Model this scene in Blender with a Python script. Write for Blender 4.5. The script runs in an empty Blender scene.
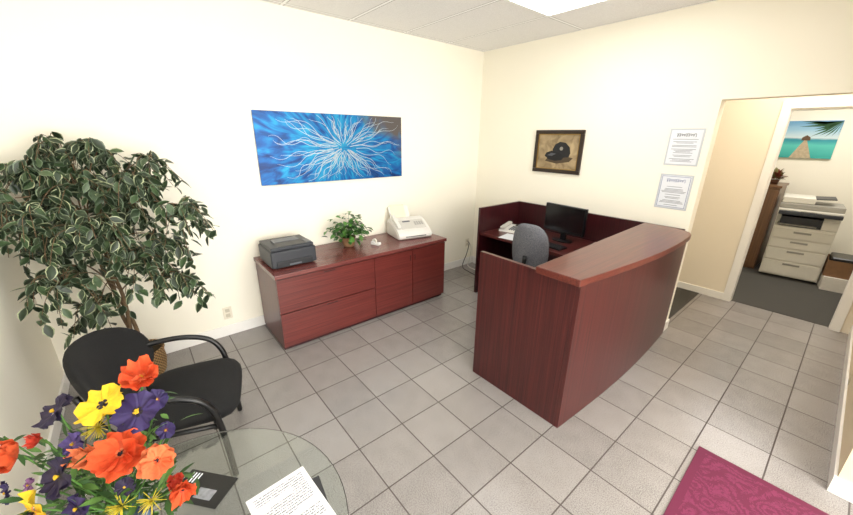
import bpy, bmesh, math, random
from mathutils import Vector, Matrix, Euler
random.seed(7)
C=bpy.context.scene.collection
H=2.75
# ------------------------------------------------------------------ materials
def nt(name):
    m=bpy.data.materials.new(name); m.use_nodes=True
    t=m.node_tree; b=t.nodes['Principled BSDF']
    return m,t,b
def srgb(c):
    if isinstance(c,str):
        c=c.lstrip('#'); c=[int(c[i:i+2],16)/255 for i in (0,2,4)]
    return tuple(((v/12.92) if v<=.04045 else ((v+.055)/1.055)**2.4) for v in c[:3])+(1,)
def N(t,kind,**kw):
    n=t.nodes.new(kind)
    for k,v in kw.items(): setattr(n,k,v)
    return n
def M(t,op,a,b=None,c=None):
    n=t.nodes.new('ShaderNodeMath'); n.operation=op
    for i,v in enumerate((a,b,c)):
        if v is None: continue
        if isinstance(v,(int,float)): n.inputs[i].default_value=v
        else: t.links.new(v,n.inputs[i])
    return n.outputs[0]
def ramp(t,fac,stops):
    n=t.nodes.new('ShaderNodeValToRGB'); e=n.color_ramp.elements
    while len(e)<len(stops): e.new(.5)
    for i,(p,c) in enumerate(stops):
        e[i].position=p; e[i].color=srgb(c)
    t.links.new(fac,n.inputs[0]); return n.outputs[0]
def mix(t,fac,a,b):
    n=t.nodes.new('ShaderNodeMix'); n.data_type='RGBA'
    for i,v in ((0,fac),(6,a),(7,b)):
        if isinstance(v,(int,float)): n.inputs[i].default_value=v
        elif isinstance(v,(str,tuple)): n.inputs[i].default_value=srgb(v)
        else: t.links.new(v,n.inputs[i])
    return n.outputs[2]
def obco(t,scale=(1,1,1)):
    c=N(t,'ShaderNodeTexCoord'); m=N(t,'ShaderNodeMapping'); m.inputs['Scale'].default_value=scale
    t.links.new(c.outputs['Object'],m.inputs[0]); return m.outputs[0]
def noise(t,vec,scale=5,detail=3,dist=0):
    n=N(t,'ShaderNodeTexNoise'); n.inputs['Scale'].default_value=scale; n.inputs['Detail'].default_value=detail
    n.inputs['Distortion'].default_value=dist; t.links.new(vec,n.inputs['Vector']); return n.outputs[0]
def bump(t,b,h,strength=.2,dist=.01):
    n=N(t,'ShaderNodeBump'); n.inputs['Strength'].default_value=strength; n.inputs['Distance'].default_value=dist
    t.links.new(h,n.inputs['Height']); t.links.new(n.outputs[0],b.inputs['Normal'])
_mc={}
def mat(col,rough=.5,metal=0,var=.06,nscale=30,bmp=0,emit=0,alpha=1,trans=0,coat=0,spec=None):
    key=(col,rough,metal,var,nscale,bmp,emit,alpha,trans,coat,spec)
    if key in _mc: return _mc[key]
    m,t,b=nt('mat_%d'%len(_mc))
    c=srgb(col); b.inputs['Roughness'].default_value=rough; b.inputs['Metallic'].default_value=metal
    if var>0:
        n=noise(t,obco(t),nscale,2)
        d=tuple(max(0,x*(1-var*2)) for x in c[:3])+(1,)
        l=tuple(min(1,x*(1+var*2)) for x in c[:3])+(1,)
        mx=t.nodes.new('ShaderNodeMix'); mx.data_type='RGBA'; t.links.new(n,mx.inputs[0]); mx.inputs[6].default_value=d; mx.inputs[7].default_value=l
        t.links.new(mx.outputs[2],b.inputs['Base Color'])
        if bmp: bump(t,b,n,bmp,.004)
    else: b.inputs['Base Color'].default_value=c
    if emit: b.inputs['Emission Color'].default_value=c; b.inputs['Emission Strength'].default_value=emit
    if alpha<1: b.inputs['Alpha'].default_value=alpha
    if trans: b.inputs['Transmission Weight'].default_value=trans
    if coat: b.inputs['Coat Weight'].default_value=coat; b.inputs['Coat Roughness'].default_value=.12
    if spec is not None: b.inputs['Specular IOR Level'].default_value=spec
    _mc[key]=m; return m
def wood(name,dark,lightc,axis,rough=.36,fine=280):
    m,t,b=nt(name)
    s=[fine,fine,fine]; s[axis]=fine*.008
    n1=noise(t,obco(t,tuple(s)),1,4,.3)
    s2=[50,50,50]; s2[axis]=.4
    n2=noise(t,obco(t,tuple(s2)),1,3,.3)
    f=M(t,'ADD',M(t,'MULTIPLY',n1,.7),M(t,'MULTIPLY',n2,.3))
    col=ramp(t,f,[(.34,dark),(.67,lightc)])
    t.links.new(col,b.inputs['Base Color']); b.inputs['Roughness'].default_value=rough
    b.inputs['Coat Weight'].default_value=.15; b.inputs['Coat Roughness'].default_value=.16
    bump(t,b,n1,.03,.001); return m
def paint(name,c,rough=.8):
    m,t,b=nt(name); n=noise(t,obco(t),1.3,2); n2=noise(t,obco(t),140,3)
    col=mix(t,n,tuple(x for x in [int(c[i:i+2],16)/255*.985 for i in (1,3,5)]),c)
    t.links.new(col,b.inputs['Base Color']); b.inputs['Roughness'].default_value=rough; bump(t,b,n2,.06,.002); return m
WALL=paint('wall_paint','#faf5e5'); WALLH=paint('hall_paint','#f1e6d1'); WALLR=paint('tan_paint','#e7d8b9'); TRIM=mat('#f3f1ec',.35,var=.01)
def gridfac(t,co,ox,oy,px,py,g):
    s=N(t,'ShaderNodeSeparateXYZ'); t.links.new(co,s.inputs[0])
    fx=M(t,'DIVIDE',M(t,'SUBTRACT',s.outputs[0],ox),px); fy=M(t,'DIVIDE',M(t,'SUBTRACT',s.outputs[1],oy),py)
    ex=M(t,'MULTIPLY',M(t,'SUBTRACT',.5,M(t,'ABSOLUTE',M(t,'SUBTRACT',M(t,'FRACT',fx),.5))),px)
    ey=M(t,'MULTIPLY',M(t,'SUBTRACT',.5,M(t,'ABSOLUTE',M(t,'SUBTRACT',M(t,'FRACT',fy),.5))),py)
    e=M(t,'MINIMUM',ex,ey)
    cb=N(t,'ShaderNodeCombineXYZ'); t.links.new(M(t,'FLOOR',fx),cb.inputs[0]); t.links.new(M(t,'FLOOR',fy),cb.inputs[1])
    return M(t,'LESS_THAN',e,g),cb.outputs[0],e
TP=.312; TOX=.94; TOY=-2.63
def tile_mat():
    m,t,b=nt('ceramic_floor_tile'); co=obco(t)
    g,cell,e=gridfac(t,co,TOX,TOY,TP,TP,.0036)
    w=N(t,'ShaderNodeTexWhiteNoise'); t.links.new(cell,w.inputs[0])
    n=noise(t,co,190,4); n2=noise(t,co,9,3)
    f=M(t,'ADD',M(t,'ADD',M(t,'MULTIPLY',n,.80),M(t,'MULTIPLY',n2,.12)),M(t,'MULTIPLY',w.outputs[0],.08))
    col=ramp(t,f,[(.32,'#6c6866'),(.48,'#928d8a'),(.66,'#a39e9b')])
    col=mix(t,g,col,'#4f4743')
    t.links.new(col,b.inputs['Base Color'])
    t.links.new(M(t,'ADD',M(t,'MULTIPLY',g,.5),.27),b.inputs['Roughness'])
    bump(t,b,M(t,'SUBTRACT',1,g),.3,.002); return m
def ceil_mat():
    m,t,b=nt('acoustic_ceiling'); co=obco(t)
    g,cell,e=gridfac(t,co,.06,-.01,1.22,.61,.013)
    n=noise(t,co,170,4)
    col=ramp(t,n,[(.35,'#e6e5e4'),(.6,'#f3f2f1')])
    col=mix(t,g,col,'#fdfdfc')
    g2=M(t,'MULTIPLY',M(t,'LESS_THAN',e,.018),M(t,'GREATER_THAN',e,.013))
    col=mix(t,g2,col,'#979694')
    t.links.new(col,b.inputs['Base Color']); b.inputs['Roughness'].default_value=.9
    bump(t,b,n,.3,.004); return m
def carpet_mat():
    m,t,b=nt('dark_carpet'); n=noise(t,obco(t),260,4)
    t.links.new(ramp(t,n,[(.3,'#33322f'),(.7,'#55524d')]),b.inputs['Base Color']); b.inputs['Roughness'].default_value=.95; bump(t,b,n,.6,.006); return m
TILE=tile_mat(); CEIL=ceil_mat(); CARPET=carpet_mat()
# ------------------------------------------------------------------ mesh helpers
def link(o,parent=None):
    C.objects.link(o)
    if parent is not None: o.parent=parent
    return o
def mk(name,V,F,m,parent=None,smooth=False,mi=None):
    me=bpy.data.meshes.new(name); me.from_pydata([tuple(v) for v in V],[],F); 
    for x in (m if isinstance(m,(list,tuple)) else [m]): me.materials.append(x)
    if mi:
        for p,i in zip(me.polygons,mi): p.material_index=i
    if smooth:
        for p in me.polygons: p.use_smooth=True
    me.update()
    return link(bpy.data.objects.new(name,me),parent)
def bm2(name,bm,m,parent=None,smooth=False):
    bmesh.ops.recalc_face_normals(bm,faces=bm.faces)
    me=bpy.data.meshes.new(name); bm.to_mesh(me); bm.free()
    for x in (m if isinstance(m,(list,tuple)) else [m]): me.materials.append(x)
    if smooth:
        for p in me.polygons: p.use_smooth=True
    return link(bpy.data.objects.new(name,me),parent)
def addbox(bm,lo,hi,bev=0,seg=2,mtx=None,mi=0):
    r=bmesh.ops.create_cube(bm,size=1); vs=r['verts']
    for v in vs:
        v.co=Vector([(lo[i]+hi[i])/2+v.co[i]*(hi[i]-lo[i]) for i in range(3)])
    fs=set(f for v in vs for f in v.link_faces)
    if bev>0:
        es=set(e for v in vs for e in v.link_edges)
        rr=bmesh.ops.bevel(bm,geom=list(es),offset=bev,segments=seg,profile=.7,affect='EDGES')
        allv=set(v for f in rr['faces'] for v in f.verts)|set(v for v in vs if v.is_valid)
        vs=list(allv); fs=set(f for v in vs for f in v.link_faces)
    for f in fs: f.material_index=mi
    if mtx is not None:
        for v in set(vs): v.co=mtx@v.co
    return list(set(vs))
def box(name,lo,hi,m,parent=None,bev=.003,seg=2,mtx=None,smooth=False):
    bm=bmesh.new(); addbox(bm,lo,hi,bev,seg,mtx); return bm2(name,bm,m,parent,smooth)
def boxes(name,L,m,parent=None,bev=.003,seg=2):
    bm=bmesh.new()
    for q in L: addbox(bm,q[0],q[1],bev,seg,q[2] if len(q)>2 else None,q[3] if len(q)>3 else 0)
    return bm2(name,bm,m,parent)
def addtube(bm,pts,rad,n=8,cap=True,mi=0,flat=1.0):
    pts=[Vector(p) for p in pts]; rads=rad if isinstance(rad,(list,tuple)) else [rad]*len(pts)
    prev=None; rings=[]
    for i,p in enumerate(pts):
        t=(pts[min(i+1,len(pts)-1)]-pts[max(i-1,0)]).normalized()
        if prev is None:
            a=Vector((0,0,1)) if abs(t.z)<.9 else Vector((1,0,0)); x=t.cross(a).normalized()
        else: x=(prev-t*prev.dot(t)).normalized()
        prev=x; y=t.cross(x)
        rings.append([bm.verts.new(p+(x*math.cos(k*2*math.pi/n)+y*math.sin(k*2*math.pi/n)*flat)*rads[i]) for k in range(n)])
    for a,b in zip(rings,rings[1:]):
        for k in range(n):
            f=bm.faces.new((a[k],a[(k+1)%n],b[(k+1)%n],b[k])); f.material_index=mi; f.smooth=True
    if cap:
        for r in (rings[0][::-1],rings[-1]):
            f=bm.faces.new(r); f.material_index=mi
def smoothpath(P,n=6,closed=False):
    P=[Vector(p) for p in P]; out=[]
    for i in range(len(P)-1):
        p0=P[max(i-1,0)];p1=P[i];p2=P[i+1];p3=P[min(i+2,len(P)-1)]
        for k in range(n):
            s=k/n
            out.append(.5*((2*p1)+(-p0+p2)*s+(2*p0-5*p1+4*p2-p3)*s*s+(-p0+3*p1-3*p2+p3)*s**3))
    out.append(P[-1]); return out
def tube(name,pts,rad,m,parent=None,n=8,flat=1.0):
    bm=bmesh.new(); addtube(bm,pts,rad,n,flat=flat); return bm2(name,bm,m,parent)
def addlathe(bm,prof,n=28,loc=(0,0,0),mi=0,wob=None):
    rings=[]
    for j,(r,z) in enumerate(prof):
        rings.append([bm.verts.new((loc[0]+r*math.cos(k*2*math.pi/n),loc[1]+r*math.sin(k*2*math.pi/n),loc[2]+z)) for k in range(n)])
    for a,b in zip(rings,rings[1:]):
        for k in range(n):
            f=bm.faces.new((a[k],a[(k+1)%n],b[(k+1)%n],b[k])); f.smooth=True; f.material_index=mi
    for r in (rings[0],rings[-1]):
        try: f=bm.faces.new(r); f.material_index=mi
        except: pass
def lathe(name,prof,m,parent=None,n=28,loc=(0,0,0)):
    bm=bmesh.new(); addlathe(bm,prof,n,loc); return bm2(name,bm,m,parent)
def extrude_poly(name,poly,z0,z1,m,parent=None,bev=0,axis='z'):
    bm=bmesh.new()
    def P(a,b,c): return {'z':(a,b,c),'y':(a,c,b),'x':(c,a,b)}[axis]
    A=[bm.verts.new(P(a,b,z0)) for a,b in poly]; B=[bm.verts.new(P(a,b,z1)) for a,b in poly]
    n=len(poly); bm.faces.new(A[::-1]); bm.faces.new(B)
    for i in range(n): bm.faces.new((A[i],A[(i+1)%n],B[(i+1)%n],B[i]))
    bmesh.ops.recalc_face_normals(bm,faces=bm.faces)
    if bev:
        es=[e for e in bm.edges if e.calc_face_angle(0)>.6]
        bmesh.ops.bevel(bm,geom=es,offset=bev,segments=2,profile=.7,affect='EDGES')
    return bm2(name,bm,m,parent)
def thing(name,label,cat,loc=(0,0,0),rz=0,group=None):
    e=bpy.data.objects.new(name,None); e.empty_display_size=.1; C.objects.link(e)
    e.location=loc; e.rotation_euler=(0,0,math.radians(rz)); e['label']=label; e['category']=cat
    if group: e['group']=group
    return e
def tag(o,label,cat,group=None):
    o['label']=label; o['category']=cat
    if group: o['group']=group
    return o
def struct(o): o['kind']='structure'; return o
def padback(name,fab,parent,wmax,z0,hh,yb,lean,curv,thick,n=16,sq=3.2):
    bm=bmesh.new(); nr=8; ns=36
    def pt(r,a,side):
        ca,sa=math.cos(a),math.sin(a)
        k=(abs(ca)**sq+abs(sa)**sq)**(-1/sq)
        u=r*k*ca; v=r*k*sa
        wsc=1-.10*max(0,v)**2-.16*max(0,-v)**2
        x=u*wmax/2*wsc; z=z0+hh/2+v*hh/2
        y=yb-lean*(v*.5+.5)+curv*u*u
        th=thick*(1-r**5)**.5 if r<1 else 0
        return (x,y+side*(th+.004),z)
    for side in (1,-1):
        rings=[]
        c=bm.verts.new(pt(0,0,side))
        for i in range(1,nr+1):
            r=1-(1-i/nr)**1.6
            rings.append([bm.verts.new(pt(r,k*2*math.pi/ns,side)) for k in range(ns)])
        for k in range(ns): bm.faces.new((c,rings[0][k],rings[0][(k+1)%ns]))
        for a,b in zip(rings,rings[1:]):
            for k in range(ns): bm.faces.new((a[k],a[(k+1)%ns],b[(k+1)%ns],b[k]))
        if side==1: R1=rings[-1]
        else: R2=rings[-1]
    for k in range(ns): bm.faces.new((R1[k],R1[(k+1)%ns],R2[(k+1)%ns],R2[k]))
    return bm2(name,bm,fab,parent,True)
def padseat(name,fab,parent,w,y0,y1,z0,z1,crown=.02,sq=4.5):
    bm=bmesh.new(); ns=40; prof=[]
    zm=(z0+z1)/2
    for r,z in ((0,z1+crown),(.35,z1+crown*.85),(.65,z1+crown*.45),(.85,z1),(.95,z1-.012),(1,zm+.008),(.995,zm-.012),(.94,z0+.004),(.8,z0),(0,z0)):
        prof.append((r,z))
    rings=[]
    for r,z in prof:
        if r==0: rings.append([bm.verts.new((0,(y0+y1)/2,z))]); continue
        row=[]
        for k in range(ns):
            a=k*2*math.pi/ns; ca,sa=math.cos(a),math.sin(a); q=(abs(ca)**sq+abs(sa)**sq)**(-1/sq)
            x=r*q*ca*w/2*(1+.03*q*sa); y=(y0+y1)/2+r*q*sa*(y1-y0)/2
            zz=z-(.018*max(0,r*q*sa)**4)
            row.append(bm.verts.new((x,y,zz)))
        rings.append(row)
    for a,b in zip(rings,rings[1:]):
        for k in range(ns):
            k2=(k+1)%ns
            if len(a)==1: bm.faces.new((a[0],b[k],b[k2]))
            elif len(b)==1: bm.faces.new((a[k],a[k2],b[0]))
            else: bm.faces.new((a[k],a[k2],b[k2],b[k]))
    return bm2(name,bm,fab,parent,True)
# ------------------------------------------------------------------ room shell
YS=-4.33; XR=6.4; XW=3.68
def wallb(name,lo,hi,m=WALL): return struct(box(name,lo,hi,m,bev=0))
wallb('wall_left',(-.12,YS-.12,0),(0,.12,H))
wallb('wall_side',(0,YS-.12,0),(XR,YS,H))
struct(boxes('wall_back',[((0,0,0),(2.51,.12,H)),((2.51,0,2.055),(XW+.12,.12,H))],WALL,bev=0))
wallb('wall_right',(XW,-1.13,0),(XW+.12,0,H),WALLR)
wallb('wall_right_return',(XW+.12,-1.13,0),(XR,-1.01,H))
wallb('wall_hall_right',(XW,.12,0),(XW+.12,1.37,H),WALLR)
wallb('wall_hall_left',(.9,.12,0),(1.02,1.37,H),WALLH)
struct(boxes('wall_hall',[((1.02,1.37,0),(2.76,1.47,H)),((3.54,1.37,0),(5,1.47,H)),((2.76,1.37,2.05),(3.54,1.47,H))],WALLH,bev=0))
wallb('wall_office_back',(1.2,3.7,0),(5,3.8,H)); wallb('wall_office_left',(1.2,1.47,0),(1.3,3.7,H)); wallb('wall_office_right',(4.9,1.47,0),(5,3.7,H))
struct(box('floor',(-.12,YS-.12,-.1),(XR,1.42,0),TILE,bev=0))
struct(box('floor_office',(1.2,1.42,-.1),(5,3.8,.004),CARPET,bev=0))
struct(box('floor_hall',(1.02,.12,0),(2.47,1.37,.006),CARPET,bev=0))
struct(box('ceiling',(-.12,YS-.12,H),(XR,3.8,H+.1),CEIL,bev=0))
struct(boxes('wall_front',[((XR,YS-.12,0),(XR+.12,-1.01,.35)),((XR,YS-.12,2.5),(XR+.12,-1.01,H)),((XR,YS-.12,.35),(XR+.12,YS+.1,2.5)),((XR,-1.3,.35),(XR+.12,-1.01,2.5)),((XR,-2.85,.35),(XR+.12,-2.7,2.5))],WALL,bev=0))
ALU=mat('#8c8f92',.35,.8,0)
for i,(a,b) in enumerate(((YS+.1,-2.85),(-2.7,-1.3))):
    struct(boxes('window_%d'%(i+1),[((XR+.03,a,.35),(XR+.08,a+.05,2.5)),((XR+.03,b-.05,.35),(XR+.08,b,2.5)),((XR+.03,a+.05,.35),(XR+.08,b-.05,.4)),((XR+.03,a+.05,2.45),(XR+.08,b-.05,2.5))],ALU,bev=0))
def bb(name,lo,hi): struct(box(name,lo,hi,TRIM,bev=.004))
bb('baseboard_left',(0,YS,0),(.014,0,.10)); bb('baseboard_side',(.014,YS,0),(XR,YS+.014,.10)); bb('baseboard_back',(.014,-.014,0),(2.51,0,.10))
bb('baseboard_right',(XW-.014,-1.14,0),(XW,1.37,.10)); bb('baseboard_right_return',(XW-.014,-1.144,0),(XR,-1.13,.10))
bb('baseboard_hall',(1.02,1.356,0),(2.69,1.37,.085)); bb('baseboard_office',(1.3,3.686,0),(4.9,3.7,.10)); bb('baseboard_end',(2.51,-.014,0),(2.524,.12,.10))
struct(boxes('trim_1',[((2.69,1.352,0),(2.76,1.37,2.12)),((3.54,1.352,0),(3.61,1.37,2.12)),((2.76,1.352,2.05),(3.54,1.37,2.12)),((2.745,1.37,0),(2.765,1.475,2.05)),((3.535,1.37,0),(3.555,1.475,2.05)),((2.76,1.37,2.035),(3.54,1.475,2.05))],TRIM,bev=.003))
# ------------------------------------------------------------------ ceiling lights
LENS=mat('#ffffff',.5,emit=7,var=0); LFR=mat('#f0f0ee',.4,var=0)
for lx,ly in ((1.28,-1.23),(3.72,-3.06),(3.72,-1.84),(1.28,-3.67)):
    r=thing('ceiling_light','white recessed fluorescent panel with frosted lens in the tile ceiling','light',(lx+.61,ly+.305,H),group='ceiling light panels')
    boxes('light_frame',[((-.605,-.3,-.012),(.605,-.27,-.001)),((-.605,.27,-.012),(.605,.3,-.001)),((-.605,-.27,-.012),(-.575,.27,-.001)),((.575,-.27,-.012),(.605,.27,-.001))],LFR,r,bev=.002)
    box('light_lens',(-.575,-.27,-.008),(.575,.27,-.001),LENS,r,bev=0)
# ------------------------------------------------------------------ reception desk
WV=wood('mahogany_vertical','#280d0e','#5a2220',2); WY=wood('mahogany_top','#471c18','#70352b',1,.28); WX=wood('mahogany_along_x','#3a1615','#5f2926',0,.3)
WD=wood('mahogany_dark','#240a0e','#47161a',2)
D=thing('reception_desk','mahogany laminate reception desk with raised curved counter and rear return','reception desk',(0,0,0))
HD=1.0
box('side_panel',(1.79,-1.88,0),(2.499,-1.85,HD),WV,D,bev=.002)
fp=[(2.50,-1.88)]+[(2.53+.035*math.sin(math.pi*i/16),-1.88+1.85*i/16) for i in range(17)]+[(2.50,-.03)]
extrude_poly('front_panel',fp,0,HD,WV,D)
outer=[]
y0,y1=-1.93,-.45
for i in range(21):
    s=i/20; y=y0+(y1-y0)*s
    outer.append((2.545+.09*math.sin(math.pi*s*.66),y))
xe=outer[-1][0]
outer+=[(xe-.004,-.38),(xe-.012,-.31),(xe-.035,-.25),(xe-.08,-.20),(xe-.16,-.165)]
poly=[(2.27,y0)]+outer+[(2.21,-.13)]
extrude_poly('counter_top',poly,HD,HD+.042,WY,D,bev=.006)
box('worktop',(1.82,-1.848,.71),(2.498,-.03,.74),WY,D)
box('return_worktop',(.78,-.74,.71),(1.819,-.06,.74),WX,D)
box('return_side_panel',(.75,-.76,0),(.779,-.06,HD+.02),WD,D,bev=.002)
box('return_back_panel',(.75,-.058,0),(2.498,-.03,HD+.02),WD,D,bev=.002)
box('modesty_panel',(2.27,-1.848,.741),(2.29,-.06,HD-.001),WD,D,bev=.001)
box('pedestal',(1.83,-1.82,0.02),(2.4,-1.3,.709),WD,D)
# ------------------------------------------------------------------ credenza
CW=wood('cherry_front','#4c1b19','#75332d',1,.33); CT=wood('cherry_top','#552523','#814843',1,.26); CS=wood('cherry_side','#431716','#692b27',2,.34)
K=thing('credenza','cherry laminate storage credenza with two drawers and two doors','cabinet',(0.02,-2.03,0))
W=.915
box('body',(0.01,-W+.005,.03),(.565,W-.005,.665),CS,K,bev=.001)
box('plinth',(.02,-W+.01,0),(.55,W-.01,.03),WD,K,bev=0)
box('top',(0,-W-.005,.666),(.60,W+.005,.70),CT,K,bev=.003)
PUL=mat('#3a2020',.35,.3,var=0)
for nm,lo,hi in (('drawer',(.566,-W+.006,.355),(.585,.0-.003,.655)),('drawer',(.566,-W+.006,.04),(.585,-.003,.345)),('door',(.566,.003,.04),(.585,.456,.655)),('door',(.566,.462,.04),(.585,W-.006,.655))):
    o=box(nm,lo,hi,CW,K,bev=.002)
    if nm=='drawer': box('handle',(.585,lo[1]+.40,hi[2]-.02),(.59,hi[1]-.40,hi[2]-.012),PUL,o,bev=.002)
    else:
        yy=.425 if lo[1]<.1 else .483
        box('handle',(.585,yy,.54),(.59,yy+.008,.60),PUL,o,bev=.002)
# ------------------------------------------------------------------ laser printer
DG=mat('#2e3137',.45,var=.03); DG2=mat('#1d1f23',.4,var=.02); LG=mat('#5b5f66',.4,var=.02)
P=thing('laser_printer','dark grey compact laser printer standing on the credenza','printer',(.31,-2.73,.701),0)
box('body',(-.18,-.19,.008),(.17,.19,.15),DG,P,bev=.018,seg=3)
box('top_cover',(-.17,-.18,.148),(.15,.18,.178),DG,P,bev=.012,seg=3)
box('paper_slot',(.0,-.115,.1782),(.135,.115,.181),DG2,P,bev=.001)
box('output_flap',(-.10,-.11,.178),(.0,.11,.186),LG,P,bev=.003)
box('paper_tray',(.166,-.15,.012),(.182,.15,.062),DG2,P,bev=.004)
box('tray_handle',(.181,-.05,.022),(.188,.05,.036),LG,P,bev=.002)
box('control_panel',(.02,.125,.178),(.13,.172,.183),LG,P,bev=.002)
for a,b in ((-.15,-.16),(.12,-.16),(-.15,.13),(.12,.13)): box('foot',(a,b,0),(a+.03,b+.03,.01),DG2,P,bev=.001)
# ------------------------------------------------------------------ leaves helper
def addleaf(bm,base,dirv,up,L,Wd,mi_in=0,mi_out=None,bend=.25,edge=.62):
    d=dirv.normalized(); s=d.cross(up)
    if s.length<1e-3: s=d.cross(Vector((1,0,.1)))
    s.normalize(); n=s.cross(d).normalized()
    prof=[(0,.0),(.25,.72),(.5,1),(.78,.62),(1,0)]
    c=[];l=[];r=[];li=[];ri=[]
    for t_,w in prof:
        q=base+d*L*t_-n*bend*L*t_*t_
        c.append(q); l.append(q+s*Wd*.5*w+n*Wd*.12*w); r.append(q-s*Wd*.5*w+n*Wd*.12*w)
        li.append(q+s*Wd*.5*w*edge+n*Wd*.07*w); ri.append(q-s*Wd*.5*w*edge+n*Wd*.07*w)
    V=lambda p:bm.verts.new(p)
    c=[V(p) for p in c]
    def side(inn,out):
        if mi_out is None:
            o=[c[0]]+[V(p) for p in out[1:-1]]+[c[-1]]
            for i in range(4):
                vs=[c[i],c[i+1],o[i+1],o[i]]; vs=[v for k,v in enumerate(vs) if v not in vs[:k]]
                if len(vs)>2: f=bm.faces.new(vs); f.material_index=mi_in; f.smooth=True
        else:
            a=[c[0]]+[V(p) for p in inn[1:-1]]+[c[-1]]; o=[c[0]]+[V(p) for p in out[1:-1]]+[c[-1]]
            for i in range(4):
                for q,w_,m_ in ((c,a,mi_in),(a,o,mi_out)):
                    vs=[q[i],q[i+1],w_[i+1],w_[i]]; vs=[v for k,v in enumerate(vs) if v not in vs[:k]]
                    if len(vs)>2:
                        f=bm.faces.new(vs); f.material_index=m_; f.smooth=True
    side(li,l); side(ri,r)
def rv(s=1): return Vector((random.uniform(-s,s),random.uniform(-s,s),random.uniform(-s,s)))
G1=mat('#2f5a22',.45,nscale=60,var=.25); G2=mat('#54843a',.45,var=.2)
Q=thing('potted_plant','small leafy green houseplant in a brown pot on the credenza','plant',(.24,-2.1,.701))
lathe('pot',[(.045,0),(.058,.02),(.068,.09),(.072,.1),(.064,.1),(.06,.085)],mat('#8a6a4c',.6),Q,20)
lathe('soil',[(.001,.086),(.061,.086)],mat('#33261c',.9),Q,20)
bm=bmesh.new()
for i in range(230):
    a=random.uniform(0,2*math.pi); el=random.uniform(-.6,1.3)
    rr=random.uniform(.05,.19)
    p=Vector((math.cos(a)*math.cos(el)*rr*.9,math.sin(a)*math.cos(el)*rr*1.15,.16+math.sin(el)*rr*.95))
    d=Vector((math.cos(a),math.sin(a),random.uniform(-.6,.5)))
    addleaf(bm,p,d+rv(.3),Vector((0,0,1))+rv(.4),random.uniform(.045,.07),random.uniform(.035,.05),random.choice((0,0,1)))
    if i%5==0: addtube(bm,[Vector((0,0,.08)),p*.6+Vector((0,0,.05)),p],.0015,4,mi=0)
bm2('foliage',bm,[G1,G2],Q)
T=thing('tape_dispenser','small white tape dispenser lying on the credenza','tape dispenser',(.36,-1.86,.701),20)
extrude_poly('base',[(-.05,0),(.05,0),(.055,.02),(.045,.03),(.01,.02),(-.03,.035),(-.05,.03)],-.02,.02,mat('#e9e9e6',.35),T,bev=.003,axis='y')
bm=bmesh.new(); addlathe(bm,[(.012,-.009),(.027,-.009),(.027,.009),(.012,.009),(.012,-.009)],20); bmesh.ops.rotate(bm,verts=bm.verts,matrix=Matrix.Rotation(math.pi/2,3,'X')); bmesh.ops.translate(bm,verts=bm.verts,vec=(-.015,0,.035)); bm2('tape_roll',bm,mat('#d9d6cc',.3),T)
# ------------------------------------------------------------------ fax machine
WH=mat('#dfddd7',.35,var=.02); WH2=mat('#cbc8c1',.4,var=.02)
Fx=thing('fax_machine','white rounded fax machine with upright paper feed on the credenza','fax machine',(.255,-1.36,.701),-12)
extrude_poly('body',[(-.17,0),(.175,0),(.197,.02),(.194,.05),(.165,.08),(.10,.115),(.02,.155),(-.05,.18),(-.11,.185),(-.15,.165),(-.17,.13)],-.2,.2,WH,Fx,bev=.024,axis='y')
extrude_poly('side_trim',[(-.15,.012),(.15,.012),(.17,.03),(.15,.055),(.09,.085),(-.02,.135),(-.11,.145),(-.15,.115)],-.204,-.2001,WH2,Fx,bev=.001,axis='y')
mt=Matrix.Translation((-.12,-.05,.17))@Matrix.Rotation(math.radians(-32),4,'Y')
box('paper_support',(-.006,-.12,0),(.006,.12,.15),WH,Fx,bev=.003,mtx=mt)
box('paper',(.008,-.10,.01),(.011,.07,.16),mat('#e9e0c8',.7,var=.01),Fx,bev=0,mtx=mt)
mt=Matrix.Translation((.062,0,.136))@Matrix.Rotation(math.radians(28),4,'Y')
box('control_panel',(-.07,-.13,-.002),(.07,.16,.006),WH2,Fx,bev=.003,mtx=mt)
boxes('keypad',[((-.03+.02*i,.04+.028*j,.006),(-.018+.02*i,.06+.028*j,.009),mt) for i in range(3) for j in range(4)],mat('#9b9a95',.4,var=0),Fx,bev=.001)
box('display',(-.055,-.09,.006),(-.035,.0,.008),LG,Fx,bev=.001,mtx=mt)
mt=Matrix.Translation((.03,-.165,.164))@Matrix.Rotation(math.radians(28),4,'Y')
box('handset',(-.11,-.022,-.01),(.11,.022,.022),WH,Fx,bev=.012,seg=3,mtx=mt)
box('slot',(.191,-.12,.03),(.2,.12,.038),DG,Fx,bev=.001)
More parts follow.
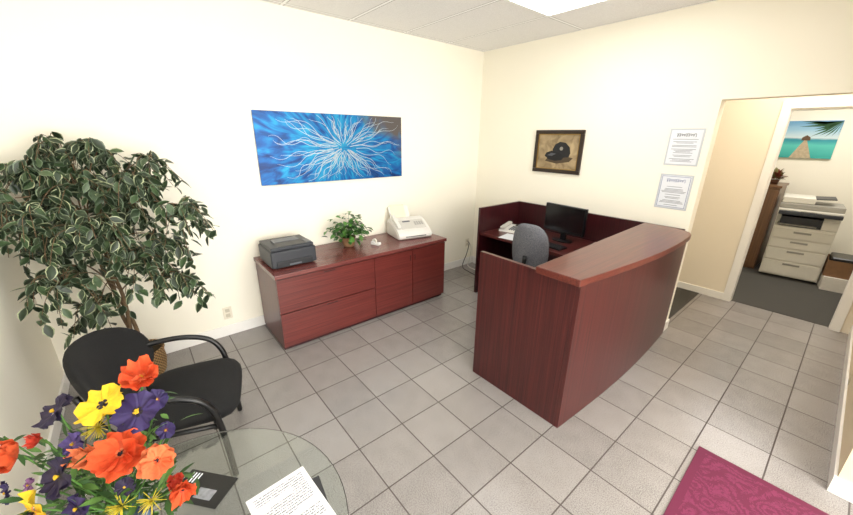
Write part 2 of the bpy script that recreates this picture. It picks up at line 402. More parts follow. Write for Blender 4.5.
# ------------------------------------------------------------------ blue wall art
def blue_mat():
    m,t,b=nt('brushed_blue_metal'); co=obco(t); s=N(t,'ShaderNodeSeparateXYZ'); t.links.new(co,s.inputs[0])
    y=s.outputs[1]; z=s.outputs[2]
    r=M(t,'SQRT',M(t,'ADD',M(t,'MULTIPLY',y,y),M(t,'MULTIPLY',M(t,'MULTIPLY',z,z),2.5)))
    ang=M(t,'ARCTAN2',z,y)
    cb=N(t,'ShaderNodeCombineXYZ'); t.links.new(M(t,'MULTIPLY',ang,7),cb.inputs[0]); t.links.new(M(t,'MULTIPLY',r,3),cb.inputs[1])
    n=noise(t,cb.outputs[0],1.3,5,1.2); n2=noise(t,co,3,3,1)
    f=M(t,'ADD',M(t,'MULTIPLY',n,.8),M(t,'ADD',M(t,'MULTIPLY',n2,.45),M(t,'MULTIPLY',r,-.2)))
    col=ramp(t,f,[(.32,'#02306a'),(.47,'#035aa2'),(.60,'#0586bf'),(.80,'#2bb0d4')])
    g=M(t,'MULTIPLY',M(t,'SUBTRACT',M(t,'ADD',M(t,'ADD',y,M(t,'MULTIPLY',z,1.3)),M(t,'MULTIPLY',M(t,'SUBTRACT',n2,.5),1.2)),.62),3.0)
    g.node.use_clamp=True
    col=mix(t,g,col,'#5a5452')
    t.links.new(col,b.inputs['Base Color']); b.inputs['Metallic'].default_value=.3; b.inputs['Roughness'].default_value=.4
    bump(t,b,n,.12,.004); return m
A=thing('wall_art','long blue brushed metal art panel with silver radiating tendrils','painting',(0.001,-2.035,1.64))
box('panel',(.004,-.755,-.31),(.022,.755,.31),blue_mat(),A,bev=.002)
bm=bmesh.new()
random.seed(3)
for i in range(88):
    a=random.uniform(0,2*math.pi)
    L=random.uniform(.55,1)*(.27+.46*abs(math.cos(a)))
    st=random.uniform(.03,.14); ph=random.uniform(0,6.3); fr=random.uniform(6,13); am=random.uniform(.1,.30)
    pts=[]; K2=22
    p=Vector((0,.06+st*math.cos(a)*1.2,.01+st*math.sin(a)*.8))
    for k in range(K2+1):
        s=k/K2
        pts.append(p.copy()); ang2=a+am*3.2*math.sin(ph+fr*s)*(.3+s*.8)
        p=p+Vector((0,math.cos(ang2),math.sin(ang2)*.75))*L/K2
    pv=None
    for k,p in enumerate(pts):
        if abs(p.y)>.735 or abs(p.z)>.295: break
        d=(pts[min(k+1,K2)]-pts[max(k-1,0)]).normalized(); nn=Vector((0,-d.z,d.y))
        w=.0022*(1-k/K2)**.5+.0005
        cur=(bm.verts.new((.0232+i*.000015,)+tuple((p+nn*w)[1:])),bm.verts.new((.0232+i*.000015,)+tuple((p-nn*w)[1:])))
        if pv: bm.faces.new((pv[0],pv[1],cur[1],cur[0]))
        pv=cur
bm2('silver_tendrils',bm,mat('#b3c2cb',.35,.3,.14),A)
# ------------------------------------------------------------------ framed cap picture
def canvas(cols,sc):
    m,t,b=nt('canvas'); n=noise(t,obco(t),sc,4,1); t.links.new(ramp(t,n,[(.3,cols[0]),(.7,cols[1])]),b.inputs['Base Color']); b.inputs['Roughness'].default_value=.6; return m
R=thing('framed_picture','dark framed painting of a black cap on a tan ground','picture',(1.17,-.001,1.615))
w,h=.285,.225; fw=.04
boxes('frame',[((-w,-.025,h-fw),(w,0,h)),((-w,-.025,-h),(w,0,-h+fw)),((-w,-.025,-h+fw),(-w+fw,0,h-fw)),((w-fw,-.025,-h+fw),(w,0,h-fw))],mat('#2e2015',.35,var=.2),R,bev=.006)
boxes('inner_frame',[((-w+fw,-.02,h-fw-.008),(w-fw,-.004,h-fw)),((-w+fw,-.02,-h+fw),(w-fw,-.004,-h+fw+.008)),((-w+fw,-.02,-h+fw),(-w+fw+.008,-.004,h-fw)),((w-fw-.008,-.02,-h+fw),(w-fw,-.004,h-fw))],mat('#9a7b3c',.35,.5),R,bev=0)
box('canvas',(-w+fw,-.012,-h+fw),(w-fw,-.002,h-fw),canvas(('#7a684b','#b8a27c'),9),R,bev=0)
def flatpoly(name,P,yy,m,parent):
    return mk(name,[(a,yy,b) for a,b in P],[tuple(range(len(P)))],m,parent)
flatpoly('painted_shadow',[(-.14,-.10),(.0,-.125),(.15,-.10),(.19,-.06),(.1,-.04),(-.1,-.05)],-.0124,mat('#4b3d2a',.6),R)
flatpoly('painted_cap',[(-.05,-.03),(-.06,.02),(-.035,.075),(.02,.105),(.09,.095),(.14,.05),(.155,-.01),(.14,-.05),(.06,-.06)],-.0128,mat('#17171a',.6,var=.2),R)
flatpoly('painted_cap_brim',[(-.15,-.045),(-.13,-.01),(-.07,.01),(.02,-.01),(.09,-.045),(.06,-.085),(-.02,-.095),(-.1,-.08)],-.0132,mat('#0d0d10',.6),R)
flatpoly('painted_highlight',[(-.12,-.04),(-.07,-.012),(-.01,-.02),(-.06,-.045)],-.0136,mat('#55565c',.6),R)
flatpoly('painted_badge',[(.045+.02*math.cos(i),.035+.02*math.sin(i)) for i in [k*.628 for k in range(10)]],-.0136,mat('#8f8a80',.5),R)
# ------------------------------------------------------------------ certificates
PAP=mat('#e4e8ee',.35,var=.01); INK=mat('#6d727c',.6,var=0); BLU=mat('#4c5c90',.6,var=0)
SLV=mat('#c9ced4',.2,var=0)
for i,(xc,zc,lab) in enumerate(((2.335,1.695,'white printed notice with script heading on the wall'),(2.335,1.32,'white printed licence sheet with blue border on the wall'))):
    r=thing('wall_certificate',lab,'certificate',(xc,-.001,zc),group='sheets posted on the wall')
    box('backing',(-.125,-.004,-.15),(.125,0,.15),SLV,r,bev=.001)
    box('sheet',(-.112,-.0065,-.138),(.112,-.0041,.138),PAP,r,bev=0)
    random.seed(20+i); L=[]
    z=.065 if i==0 else .045
    while z>-.115:
        wd=random.uniform(.05,.095); L.append(((-wd,-.0075,z-.0018),(wd,-.0066,z+.0015))); z-=random.choice((.010,.010,.02))
    boxes('printed_lines',L,INK,r,bev=0)
    if i: boxes('border',[((-.105,-.0075,.13),(.105,-.0066,.133)),((-.105,-.0075,-.133),(.105,-.0066,-.13)),((-.108,-.0075,-.133),(-.105,-.0066,.133)),((.105,-.0075,-.133),(.108,-.0066,.133))],BLU,r,bev=0)
    pts=[(-.07+.14*k/60+.006*math.sin(k*.9),-.0078,.098+.011*math.sin(k*.9+1.2)*(1+.4*math.sin(k*.23))) for k in range(61)]
    tube('script_heading',pts,.0016,BLU if i else DG,r,5)
# ------------------------------------------------------------------ outlets + cords
IV=mat('#e6dfcc',.4,var=.01)
def outlet(y,z):
    r=thing('wall_outlet','ivory duplex electrical outlet plate on the cream wall','outlet',(.001,y,z),group='wall outlets')
    box('plate',(0,-.036,-.058),(.006,.036,.058),IV,r,bev=.003)
    box('socket',(.006,-.017,.008),(.0085,.017,.04),mat('#c9c1ac',.4,var=0),r,bev=.003)
    box('socket',(.006,-.017,-.04),(.0085,.017,-.008),mat('#c9c1ac',.4,var=0),r,bev=.003)
outlet(-3.23,.22); outlet(-.13,.33)
o=tube('power_cord',smoothpath([(.03,-.14,.35),(.08,-.17,.33),(.09,-.22,.2),(.1,-.3,.03),(.3,-.35,.012),(.6,-.4,.012),(.72,-.45,.012)],8),.005,mat('#2b2724',.5,var=0))
tag(o,'dark power cord hanging from the outlet to the floor','cord')
o=tube('white_cable',smoothpath([(.025,-.10,.32),(.06,-.1,.25),(.06,-.12,.1),(.12,-.2,.012),(.4,-.22,.012),(.7,-.3,.012)],8),.004,mat('#d8d4c8',.5,var=0))
tag(o,'pale cable running down the wall to the desk','cord')
# ------------------------------------------------------------------ monitor, keyboard, phone
BK=mat('#0e0f12',.3,var=.02); SCR=mat('#08090c',.15,var=0)
Mn=thing('computer_monitor','black flat computer monitor standing on the desk return','monitor',(1.53,-.32,.741),-6)
box('screen_housing',(-.235,-.012,.09),(.235,.022,.37),BK,Mn,bev=.006)
box('screen',(-.222,-.0135,.105),(.222,-.012,.357),SCR,Mn,bev=0)
box('stand_neck',(-.03,.012,.01),(.03,.035,.2),BK,Mn,bev=.004)
extrude_poly('stand_base',[(.11*math.cos(i*math.pi/12),.01+.08*math.sin(i*math.pi/12)) for i in range(24)],0,.012,BK,Mn,bev=.003)
Kb=thing('keyboard','black computer keyboard lying on the desk return','keyboard',(1.5,-.58,.741),-4)
box('case',(-.21,-.065,0),(.21,.065,.016),BK,Kb,bev=.004)
boxes('keys',[((-.2+.0268*i,-.058+.0235*j,.016),(-.2+.0268*i+.022,-.058+.0235*j+.019,.021)) for i in range(15) for j in range(5)],DG2,Kb,bev=.001)
Ph=thing('desk_phone','pale grey office desk phone with handset on the desk return','telephone',(.95,-.38,.741),10)
extrude_poly('base',[(-.12,0),(.12,0),(.12,.045),(.10,.05),(-.11,.02)],-.12,.13,WH,Ph,bev=.006,axis='x')
mt=Matrix.Rotation(math.radians(8),4,'X')@Matrix.Translation((0,0,.037))
boxes('keypad',[((-.01+.026*i,-.08+.026*j,-.002),(.006+.026*i,-.064+.026*j,.006),mt) for i in range(4) for j in range(5)],LG,Ph,bev=.001)
box('display',(.0,.065,-.001),(.1,.095,.005),DG2,Ph,bev=.001,mtx=mt)
box('handset',(-.105,-.11,.002),(-.055,.10,.034),WH2,Ph,bev=.014,seg=3,mtx=mt)
Ps=box('paper_sheet',(-.14,-.108,0),(.14,.108,.004),PAP,bev=0); Ps.location=(1.16,-.62,.741); Ps.rotation_euler=(0,0,.2); tag(Ps,'white paper sheet lying on the desk return','paper')
# ------------------------------------------------------------------ office chairs
def fabric(name,a,b_,sc=220):
    m,t,b=nt(name); n=noise(t,obco(t),sc,2); t.links.new(ramp(t,n,[(.35,a),(.65,b_)]),b.inputs['Base Color']); b.inputs['Roughness'].default_value=.9; bump(t,b,n,.4,.003); return m
GF=fabric('grey_fabric','#4e4f54','#7d7f85'); BF=fabric('black_fabric','#080809','#131315')
def office_chair(label,loc,rz,fab,bh=.44,bw=.40,z0=.56):
    r=thing('office_chair',label,'chair',loc,rz)
    bm=bmesh.new()
    for k in range(5):
        a=k*2*math.pi/5+.3; d=Vector((math.cos(a),math.sin(a),0))
        addtube(bm,[Vector((0,0,.12)),d*.15+Vector((0,0,.105)),d*.25+Vector((0,0,.075))],[.028,.022,.016],8)
    bm2('star_base',bm,BK,r)
    for k in range(5):
        a=k*2*math.pi/5+.3; d=Vector((math.cos(a),math.sin(a),0))*.25
        bm=bmesh.new()
        addlathe(bm,[(.005,-.02),(.027,-.02),(.027,-.004),(.012,-.003),(.012,.003),(.027,.004),(.027,.02),(.005,.02)],14)
        bmesh.ops.rotate(bm,verts=bm.verts,matrix=Matrix.Rotation(math.pi/2,3,'X')); bmesh.ops.translate(bm,verts=bm.verts,vec=d+Vector((0,0,.028)))
        bm2('caster',bm,BK,r)
    lathe('gas_column',[(.03,.1),(.03,.25),(.02,.26),(.02,.41)],BK,r,14)
    padseat('seat',fab,r,.46,-.22,.22,.41,.47)
    padback('backrest',fab,r,bw,z0,bh,-.235,.05,.05,.026,sq=3.1)
    tube('back_support',smoothpath([(0,-.05,.40),(0,-.27,.40),(0,-.32,.5),(0,-.31,.78)],5),.02,BK,r,flat=.5)
    return r
office_chair('grey fabric swivel chair tucked at the reception desk',(1.605,-.84,0),10,GF,.50,.34,.56)
office_chair('black swivel office chair in the copy room',(3.86,2.2,0),75,BF,.5,.46)
# ------------------------------------------------------------------ black guest armchair
Ch=thing('guest_armchair','black upholstered guest chair with tubular looped arms','chair',(1.315,-3.645,0),-15)
padseat('seat',BF,Ch,.51,-.22,.245,.375,.455,.028)
padback('backrest',BF,Ch,.62,.45,.37,-.26,.14,.10,.04,sq=2.5)
BT=mat('#0a0a0b',.4,var=0)
for s in (-1,1):
    tube('arm',smoothpath([(s*.235,-.32,.585),(s*.265,-.27,.605),(s*.288,-.14,.61),(s*.292,-.02,.60),(s*.290,.08,.56),(s*.28,.135,.48),(s*.27,.155,.36),(s*.265,.165,.18),(s*.262,.172,.012)],7),.0155,BT,Ch,10)
    tube('back_leg',smoothpath([(s*.20,-.365,.66),(s*.215,-.31,.5),(s*.225,-.25,.38),(s*.235,-.28,.2),(s*.24,-.32,.012)],6),.014,BT,Ch,10)
    tube('side_rail',[(s*.225,-.25,.365),(s*.26,.15,.36)],.012,BT,Ch,8)
tube('cross_rail',[(-.26,.13,.35),(.26,.13,.35)],.012,BT,Ch,8)
# ------------------------------------------------------------------ ficus tree
random.seed(11)
FX,FY=.26,-3.86
Fi=thing('artificial_ficus_tree','tall variegated artificial ficus tree in a wicker basket','plant',(FX,FY,0))
def wick():
    m,t,b=nt('wicker'); c=obco(t); s=N(t,'ShaderNodeSeparateXYZ'); t.links.new(c,s.inputs[0])
    an=M(t,'ARCTAN2',s.outputs[1],s.outputs[0])
    f=M(t,'MULTIPLY',M(t,'SINE',M(t,'MULTIPLY',an,34)),M(t,'SINE',M(t,'MULTIPLY',s.outputs[2],240)))
    f=M(t,'ADD',M(t,'MULTIPLY',f,.5),.5)
    t.links.new(ramp(t,f,[(.2,'#5f4427'),(.8,'#b08c5a')]),b.inputs['Base Color']); bump(t,b,f,.8,.01); b.inputs['Roughness'].default_value=.7; return m
lathe('wicker_basket',[(.10,0),(.12,.03),(.136,.12),(.13,.19),(.14,.215),(.14,.23),(.127,.23),(.12,.19)],wick(),Fi,30)
lathe('moss',[(.001,.20),(.122,.195)],mat('#4a3d24',.95,bmp=.5),Fi,20)
bm=bmesh.new()
trunks=[]
for k in range(3):
    a=k*2.1; pts=[]
    for j in range(9):
        s=j/8
        pts.append((.022*math.cos(a+s*7)+.18*s,.022*math.sin(a+s*7)-.06*s,.17+1.08*s))
    pts=smoothpath(pts,4); trunks.append(pts); addtube(bm,pts,[.014-.006*i/len(pts) for i in range(len(pts))],8)
lobes=[((.32,-4.13,1.50),.16),((.28,-3.95,1.64),.15),((.385,-3.77,1.62),.13),((.50,-3.54,1.57),.10),((.60,-3.66,1.44),.12),((.73,-3.48,1.29),.12),((.54,-4.09,1.27),.17),((.66,-3.90,1.21),.16),
 ((.71,-3.72,1.05),.14),((.72,-3.57,.86),.11),((.70,-4.07,.95),.14),((.70,-3.95,.76),.11),((.485,-4.17,1.36),.13),((.54,-3.92,1.46),.15),((.40,-3.74,1.32),.15),((.60,-3.58,1.08),.10),((.35,-4.1,1.15),.13)]
twigs=[]
FO=Vector((FX,FY,0))
lim=lambda p:(p.x<-FX+.04 or p.y<YS-FY+.045)
for (cp,R_) in lobes:
    c_=Vector(cp)-FO
    tp=random.choice(trunks)
    zt=max(.75,min(1.2,c_.z-.1)); st=min(tp,key=lambda q:abs(q[2]-zt)); st=Vector(st)
    mid=(st+c_)/2+Vector((0,0,.12))
    pts=smoothpath([st,mid,c_+Vector((0,0,.06))],6); addtube(bm,pts,[.005*(1-.5*i/len(pts)) for i in range(len(pts))],5)
    n_=int(15*(R_/.14)**2)+2
    for q in range(n_):
        d=rv(1); 
        if d.length>1: d.normalize()
        e=c_+Vector((d.x*R_*1.05,d.y*R_*1.05,d.z*R_*.95)); e2=e+Vector((d.x*.06,d.y*.06,-random.uniform(.05,.16)))
        m2=(c_+e)/2+Vector((0,0,.04))
        if lim(e) or lim(e2): continue
        tw=smoothpath([c_,m2,e,e2],4); twigs.append(tw); addtube(bm,tw,.0018,4)
bm2('trunk',bm,mat('#6b563e',.8,var=.2,bmp=.5),Fi)
bm=bmesh.new(); cnt=0
for pts in twigs:
    for i in range(3,len(pts)):
        p=Vector(pts[i])+rv(.015); d=Vector((random.uniform(-1,1),random.uniform(-1,1),random.uniform(-1.5,.15)))
        L=random.uniform(.058,.092)
        tip=p+d.normalized()*L
        if lim(p) or lim(tip): continue
        addleaf(bm,p,d,Vector((0,0,1))+rv(.8),L,L*random.uniform(.46,.60),random.choice((0,0,1)),random.choice((2,3,3)),bend=.15,edge=.76); cnt+=1
bm2('foliage',bm,[mat('#24331f',.45,var=.3),mat('#3e5334',.45,var=.25),mat('#a0a784',.5,var=.12),mat('#697860',.5,var=.12)],Fi)
# ------------------------------------------------------------------ glass table
TX,TY,TZ=2.30,-3.79,.5
Tb=thing('glass_side_table','round clear glass side table with metal legs','table',(TX,TY,0))
GL=mat('#eef6f3',.02,var=0,trans=1.0)
bm=bmesh.new(); addlathe(bm,[(.517,TZ-.009),(.522,TZ-.007),(.522,TZ-.002),(.517,TZ)],64); bm2('glass_top',bm,GL,Tb)
CH=mat('#2a2b2d',.3,.6,0)
for k in range(3):
    a=math.radians(200+k*120); 
    tube('leg',smoothpath([(.33*math.cos(a),.33*math.sin(a),TZ-.011),(.2*math.cos(a),.2*math.sin(a),.3),(.22*math.cos(a),.22*math.sin(a),.1),(.32*math.cos(a),.32*math.sin(a),.01)],6),.011,CH,Tb,8)
bm=bmesh.new(); addtube(bm,[(.2*math.cos(i*2*math.pi/24),.2*math.sin(i*2*math.pi/24),.28) for i in range(25)],.008,8,cap=False); bm2('ring_brace',bm,CH,Tb)
def pages():
    m,t,b=nt('printed_page'); c=obco(t); s=N(t,'ShaderNodeSeparateXYZ'); t.links.new(c,s.inputs[0])
    ln=M(t,'LESS_THAN',M(t,'FRACT',M(t,'MULTIPLY',s.outputs[0],95)),.42)
    n=noise(t,obco(t,(95,260,1)),1,1); w=M(t,'GREATER_THAN',n,.46)
    par=M(t,'GREATER_THAN',noise(t,obco(t,(24,2,1)),1,0),.42)
    inb=M(t,'MULTIPLY',M(t,'LESS_THAN',M(t,'ABSOLUTE',s.outputs[0]),.12),M(t,'LESS_THAN',M(t,'ABSOLUTE',s.outputs[1]),.09))
    f=M(t,'MULTIPLY',M(t,'MULTIPLY',ln,w),M(t,'MULTIPLY',par,inb))
    t.links.new(mix(t,f,'#dddee0','#555962'),b.inputs['Base Color']); b.inputs['Roughness'].default_value=.5; return m
PG=pages()
def sheet(name,label,cat,loc,rz,sx,sy,m,th=.003):
    o=box(name,(-sx/2,-sy/2,0),(sx/2,sy/2,th),m,bev=0); o.location=loc; o.rotation_euler=(0,0,math.radians(rz)); return tag(o,label,cat)
sheet('dark_leaflet','dark leaflet under the printed sheet on the glass table','paper',(2.42,-3.45,TZ+.0003),-8,.26,.2,mat('#26272b',.4),.0005)
sheet('printed_page','white printed sheet with lines of text on the glass table','paper',(2.37,-3.465,TZ+.001),4,.27,.216,PG)
Br=sheet('brochure','black glossy brochure with a small photo and white text','brochure',(2.085,-3.69,TZ+.001),40,.20,.12,mat('#101114',.25),.004)
mk('brochure_photo',[(-.01,-.04,.0045),(.06,-.04,.0045),(.06,.0,.0045),(-.01,.0,.0045)],[(0,1,2,3)],mat('#7d7f84',.4,var=.4,nscale=60),Br)
boxes('brochure_text',[((-.085+.012*i,.01,.004),(-.080+.012*i,.05,.0046)) for i in range(4)],PAP,Br,bev=0)
# ------------------------------------------------------------------ flower arrangement
random.seed(5)
BC=Vector((2.296,-3.838,1.038))
Fl=thing('flower_arrangement','bright silk pansies and poppies in a vase on the glass table','flowers',(2.30,-3.86,TZ+.001))
O=Vector((2.30,-3.86,TZ+.001))
lathe('vase',[(.05,0),(.065,.01),(.075,.08),(.06,.18),(.045,.24),(.055,.27),(.045,.27),(.038,.24)],mat('#5a6f8c',.2,var=.1),Fl,24)
ar=Vector((.6366,.7712,.0112)); au=Vector((-.2576,.1989,.9456)); at=Vector((.727,-.605,.325)); lean=Vector((1.056,.168,.719))
def fpos(X,Y,tw):
    return BC+(ar*X+au*Y)*(1-tw/.9)+lean*(tw/.9)
def petalflower(bm,c,nrm,R_,npet,cols,ruff=.12,cup=.35,layers=1):
    n=nrm.normalized(); x=n.cross(Vector((0,0,1)));  x=x.normalized() if x.length>.01 else Vector((1,0,0)); y=n.cross(x)
    ph=random.uniform(0,6)
    for ly in range(layers):
        sc=1-.2*ly
        for k in range(npet):
            a0=ph+ly*math.pi/npet+k*2*math.pi/npet+random.uniform(-.08,.08); half=math.pi/npet*1.6
            psz=random.uniform(.88,1.08); pc=cup*(1+.8*ly)*random.uniform(.6,1.4)
            NA,NR=14,8; g=[]
            off=n*(.0022*(k%2)+.0012*k/npet+.004*ly); rp_=random.uniform(0,6)
            for i in range(NR+1):
                s=i/NR; row=[]
                for j in range(NA+1):
                    t_=j/NA*2-1
                    an=a0+t_*half*(.62+.38*math.sin(math.pi*s*.7))
                    rad=R_*sc*psz*s*(1-.20*abs(t_)**2.6)*(1+ruff*.16*math.sin(t_*9+rp_)*s)
                    hgt=pc*R_*s**1.6+ruff*R_*s*s*(math.sin(t_*5.5+rp_)*.6+.25*math.sin(t_*13+rp_))-.10*R_*s*s*abs(t_)
                    row.append(bm.verts.new(c+off+x*math.cos(an)*rad+y*math.sin(an)*rad+n*hgt))
                g.append(row)
            for i in range(NR):
                for j in range(NA):
                    f=bm.faces.new((g[i][j],g[i][j+1],g[i+1][j+1],g[i+1][j])); f.smooth=True
                    f.material_index=1 if (i<cols and abs(j-6.5)<6.6-i*1.2) else 0
    for q in range(22):
        d=(n+rv(.7)).normalized(); addtube(bm,[c+n*.002,c+n*.004+d*R_*.17],[R_*.03,R_*.025],5,mi=2)
def fm(col,v=.18): return mat(col,.7,var=v,nscale=70)
OR=fm('#d2562b'); OR2=fm('#df7c4e'); YE=fm('#d9b51c'); PU=fm('#2d2052'); PU2=fm('#1d1232'); VI=fm('#4e3f7c'); DKc=fm('#1a1420'); RED=fm('#b83824'); YC=fm('#d0a81f'); PK=fm('#7b5280'); MA=fm('#632447')
flow=[(142,378,18,'poppy',OR,OR2,YC,.02),(103,405,23,'pansy',YE,DKc,DKc,.05),(55,412,21,'pansy',PU2,PU,YC,.0),(138,412,23,'pansy',PU,DKc,YC,.03),(122,453,24,'poppy',OR,OR2,DKc,.06),(157,460,18,'poppy',OR2,OR,DKc,.05),
(60,476,22,'pansy',PU2,DKc,YC,.06),(18,457,19,'poppy',OR,RED,DKc,.0),(35,512,23,'pansy',YE,OR2,DKc,.08),(183,488,12,'poppy',OR,RED,DKc,.04),(-2,438,16,'poppy',RED,OR,DKc,-.05),(74,444,14,'pansy',VI,PK,YC,.0),(157,400,13,'pansy',PU,MA,YC,-.05),
(175,478,8,'poppy',RED,OR,DKc,.03),(90,458,12,'poppy',OR2,YE,YC,.02),(78,508,16,'pansy',PU,DKc,YC,.05),(8,492,13,'pansy',PU,PK,YC,.02),(166,430,10,'pansy',PU,MA,YC,-.04),
(40,440,8,'poppy',RED,OR,YC,.0),(30,485,8,'pansy',PK,MA,YC,.03),(125,486,10,'pansy',PU2,PU,YC,.03)]
stems=[]
for px,py,rp,kd,ca,cb,cc,tw in flow:
    k=.00256
    p=fpos((px-110)*k,(430-py)*k,tw)
    nrm=(at*1.0+(p-(BC-Vector((0,0,.15)))).normalized()*.9+rv(.4))
    bm=bmesh.new(); petalflower(bm,p-O,nrm,rp*k*.88,5,2,.28 if kd=='pansy' else .45,.14 if kd=='pansy' else .6,1 if kd=='pansy' else 2)
    bm2(kd,bm,[ca,cb,cc],Fl); stems.append((p-O,nrm.normalized()))
bm=bmesh.new()
for p,n_ in stems:
    addtube(bm,smoothpath([Vector((0,0,.05)),Vector((0,0,.24))+p*.05,p*.55+Vector((0,0,.12)),p-n_*.01],6),.0022,5)
bm2('stems',bm,mat('#4c7a30',.6),Fl)
bm=bmesh.new()
for i in range(430):
    p,n_=random.choice(stems); s=random.uniform(.35,.9)
    q=Vector((0,0,.2))*(1-s)+p*s+rv(.035)-at*.02
    if (q+O).y<-4.2: continue
    d=(q-Vector((0,0,.2))).normalized()*.7+rv(.8)
    addleaf(bm,q,d,Vector((0,0,1))+rv(.5),random.uniform(.03,.06),random.uniform(.007,.016),random.choice((0,0,1)))
bm2('leaves',bm,[mat('#2a4b1c',.55,var=.3),mat('#527634',.55,var=.25)],Fl)
for px,py in ((122,506),(98,427),(152,500)):
    bm=bmesh.new()
    c_=fpos((px-110)*.00256,(430-py)*.00256,.04)-O
    for q in range(40):
        d=(at*.5+rv(1)).normalized(); addtube(bm,[c_,c_+d*.032],[.0012,.0006],4)
    bm2('yellow_sprig',bm,fm('#c4b22e'),Fl)
# ------------------------------------------------------------------ floor mat
def mat_pat():
    m,t,b=nt('burgundy_embossed_mat'); c=obco(t)
    v=N(t,'ShaderNodeTexVoronoi'); v.feature='SMOOTH_F1'; v.inputs['Scale'].default_value=8; t.links.new(c,v.inputs['Vector'])
    w=M(t,'SINE',M(t,'MULTIPLY',v.outputs['Distance'],58)); n=noise(t,c,13,2,3)
    f=M(t,'ADD',M(t,'MULTIPLY',w,.5),M(t,'MULTIPLY',M(t,'SINE',M(t,'MULTIPLY',n,34)),.5))
    h=M(t,'GREATER_THAN',f,.1)
    s=N(t,'ShaderNodeSeparateXYZ'); t.links.new(c,s.inputs[0])
    brd=M(t,'MAXIMUM',M(t,'GREATER_THAN',M(t,'ABSOLUTE',s.outputs[0]),.41),M(t,'GREATER_THAN',M(t,'ABSOLUTE',s.outputs[1]),.56))
    h2=M(t,'MULTIPLY',h,M(t,'SUBTRACT',1,brd))
    t.links.new(mix(t,h2,'#64163a','#7a274d'),b.inputs['Base Color']); b.inputs['Roughness'].default_value=.65; bump(t,b,h2,1,.012); return m
o=box('floor_mat',(-.45,-.6,0),(.45,.6,.009),mat_pat(),bev=.004); tag(o,'burgundy entrance mat with embossed scroll pattern on the tile floor','mat')
rz=math.radians(1); o.rotation_euler=(0,0,rz)
rot=Matrix.Rotation(rz,3,'Z'); cc=Vector((3.15,-1.34,0))-rot@Vector((-.45,.6,0)); o.location=(cc.x,cc.y,.001)
# ------------------------------------------------------------------ copy room
Cp=thing('photocopier','large off-white office photocopier with paper drawers and output tray','photocopier',(3.04,3.1,.005),5)
CPW=mat('#dbd7cb',.4,var=.02); CPG=mat('#97948b',.4,var=.02)
box('body',(-.28,-.27,.03),(.28,.28,.70),CPW,Cp,bev=.012)
for i,(z0,hh) in enumerate(((.05,.19),(.25,.16),(.42,.12),(.55,.12))):
    d=box('paper_drawer',(-.265,-.287,z0),(.265,-.269,z0+hh-.008),CPW,Cp,bev=.005)
    box('drawer_handle',(-.08,-.292,z0+hh-.05),(.08,-.286,z0+hh-.025),CPG,d,bev=.003)
box('output_cavity',(-.24,-.24,.701),(.27,.26,.82),DG2,Cp,bev=.004)
box('output_tray',(-.26,-.29,.715),(.10,-.1,.728),CPG,Cp,bev=.004)
box('side_support',(-.28,-.1,.701),(-.241,.28,.85),CPW,Cp,bev=.006)
box('rear_support',(-.24,.261,.701),(.28,.28,.85),CPW,Cp,bev=.006)
box('front_support',(.14,-.275,.701),(.28,-.241,.85),CPW,Cp,bev=.006)
box('scanner_bed',(-.29,-.28,.85),(.29,.28,.92),CPW,Cp,bev=.012)
box('control_panel',(-.28,-.37,.86),(.28,-.281,.905),DG,Cp,bev=.01)
box('screen',(-.08,-.355,.9055),(.06,-.295,.909),SCR,Cp,bev=0)
box('keypad',(.1,-.355,.9055),(.24,-.3,.911),CPG,Cp,bev=.002)
box('lid',(-.29,-.22,.921),(.29,.28,.985),CPG,Cp,bev=.015)
box('document_feeder',(-.28,-.16,.986),(.02,.24,1.065),CPW,Cp,bev=.018,seg=3)
box('document_tray',(0.0,-.14,1.045),(.27,.22,1.057),DG,Cp,bev=.004,mtx=Matrix.Rotation(math.radians(-4),4,'Y'))
Cb=thing('wooden_cabinet','brown wooden cabinet standing beside the photocopier','cabinet',(2.50,3.31,.005))
BW=wood('walnut','#4c3222','#85603f',2)
box('body',(-.21,-.3,0),(.21,.3,1.15),BW,Cb); box('top',(-.225,-.315,1.151),(.225,.31,1.18),BW,Cb)
for s in (-1,1):
    dd=box('door',(min(s*.003,s*.2),-.315,.03),(max(s*.003,s*.2),-.301,1.12),BW,Cb); box('knob',(s*.03-.006,-.328,.6),(s*.03+.006,-.315,.612),CPG,dd,bev=.003)
Pl=thing('dried_plant','small reddish dried plant on top of the wooden cabinet','plant',(2.60,3.27,1.186))
lathe('pot',[(.04,0),(.05,.06),(.045,.06)],mat('#5e3b28',.6),Pl,14)
bm=bmesh.new()
for i in range(110): 
    d=Vector((random.uniform(-1,1),random.uniform(-1,1),random.uniform(.2,1.6))); addleaf(bm,Vector((0,0,.055))+d*random.uniform(.02,.06),d,Vector((0,0,1))+rv(.5),.09,.03,random.choice((0,1)))
bm2('foliage',bm,[mat('#7c3f2c',.6,var=.2),mat('#6f6a3a',.6,var=.2)],Pl)
def sea():
    m,t,b=nt('pier_canvas'); c=obco(t); s=N(t,'ShaderNodeSeparateXYZ'); t.links.new(c,s.inputs[0])
    f=M(t,'ADD',M(t,'DIVIDE',s.outputs[2],.5),.5); n=noise(t,obco(t,(4,4,16)),1,3); f=M(t,'ADD',f,M(t,'MULTIPLY',M(t,'SUBTRACT',n,.5),.12))
    t.links.new(ramp(t,f,[(.0,'#2fa39c'),(.35,'#59c4b8'),(.5,'#2a8fa0'),(.55,'#cfe0e4'),(.75,'#9cc6dc'),(1,'#5f9cc8')]),b.inputs['Base Color']); b.inputs['Roughness'].default_value=.5; return m
Pi=thing('pier_picture','canvas print of a wooden pier over turquoise sea with palm leaves','picture',(2.72,3.699,1.775))
box('canvas',(-.31,-.03,-.245),(.31,0,.245),sea(),Pi,bev=.003)
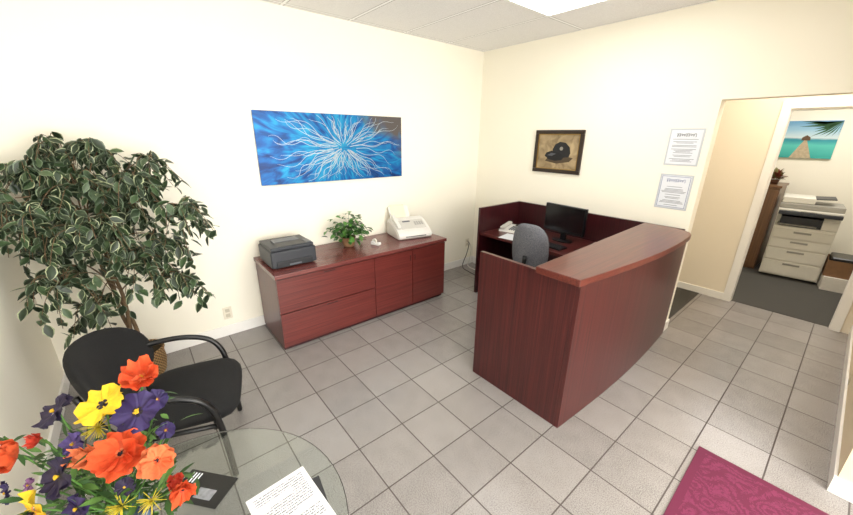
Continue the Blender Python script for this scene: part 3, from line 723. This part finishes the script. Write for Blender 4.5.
mk('painted_pier',[(-.10,-.031,-.245),(.12,-.031,-.245),(.03,-.031,-.01),(-.0,-.031,-.01)],[(0,1,2,3)],mat('#b9a98c',.6,var=.2),Pi)
mk('painted_hut',[(-.03,-.0315,-.01),(.06,-.0315,-.01),(.055,-.0315,.03),(.015,-.0315,.06),(-.025,-.0315,.03)],[(0,1,2,3,4)],mat('#5e4630',.6),Pi)
bm=bmesh.new()
for i in range(16):
    a=math.radians(150+i*9); base=Vector((.31,-.0318,.235)); e=base+Vector((math.cos(a),0,math.sin(a)*.6))*random.uniform(.25,.45)
    e.x=max(e.x,-.3); e.z=min(e.z,.24); nn=Vector((0,0,.014)); m_=(base+e)/2+Vector((0,0,-.02))
    bm.faces.new([bm.verts.new(p) for p in (base,m_-nn,e,m_+nn)])
for v in bm.verts: v.co.x=min(.31,v.co.x); v.co.z=min(.245,v.co.z)
bm2('painted_palm',bm,mat('#2c5a33',.6,var=.2),Pi)
Bx=thing('carton','white cardboard carton standing beside the photocopier','box',(3.52,2.93,.005),8)
box('body',(-.17,-.2,0),(.17,.2,.17),mat('#d9d4cb',.7,var=.04),Bx,bev=.003); box('tape',(-.171,-.03,.1695),(.171,.03,.1708),mat('#b59a6a',.4),Bx,bev=0)
Bx=thing('carton','brown open cardboard box holding black goods on a white carton','box',(3.52,2.95,.177),4)
CB=mat('#7d5c3f',.8,var=.08)
boxes('body',[((-.17,-.19,0),(.17,.19,.005)),((-.17,-.19,.005),(-.165,.19,.2)),((.165,-.19,.005),(.17,.19,.2)),((-.165,-.19,.005),(.165,-.185,.2)),((-.165,.185,.005),(.165,.19,.2))],CB,Bx,bev=0)
box('contents',(-.15,-.17,.006),(.15,.17,.24),BK,Bx,bev=.03,seg=3)
# ------------------------------------------------------------------ lights
def area(name,loc,rot,sx,sy,power,col=(1,1,1)):
    l=bpy.data.lights.new(name,'AREA'); l.shape='RECTANGLE'; l.size=sx; l.size_y=sy; l.energy=power; l.color=col
    o=bpy.data.objects.new(name,l); C.objects.link(o); o.location=loc; o.rotation_euler=rot; return o
area('daylight',(XR-.02,-2.75,1.45),(0,math.radians(90),0),2.1,3.0,235,(1,.985,.96))
area('office_lamp',(3.2,2.5,2.7),(0,0,0),1.2,.6,38,(1,.96,.9))
area('hall_lamp',(2.9,.7,2.7),(0,0,0),.6,.6,21,(1,.90,.77))
w=bpy.data.worlds.new('world'); bpy.context.scene.world=w; w.use_nodes=True
w.node_tree.nodes['Background'].inputs[0].default_value=(.85,.92,1,1); w.node_tree.nodes['Background'].inputs[1].default_value=1.0
# ------------------------------------------------------------------ camera
yaw,pitch,roll=map(math.radians,(140.24,18.98,.68)); F=351.6
f=Vector((math.cos(pitch)*math.cos(yaw),math.cos(pitch)*math.sin(yaw),-math.sin(pitch)))
r=Vector((math.sin(yaw),-math.cos(yaw),0)); u=r.cross(f); cr,sr=math.cos(roll),math.sin(roll)
r,u=cr*r+sr*u,cr*u-sr*r
cam=bpy.data.cameras.new('camera'); co=bpy.data.objects.new('camera',cam); C.objects.link(co)
m4=Matrix((r,u,-f)).transposed().to_4x4(); m4.translation=Vector((3.352,-3.67,1.757)); co.matrix_world=m4
cam.sensor_fit='HORIZONTAL'; cam.sensor_width=36; cam.lens=F/853*36; cam.clip_start=.02
bpy.context.scene.camera=co
vs=bpy.context.scene.view_settings
vs.view_transform='Standard'; vs.exposure=0.0
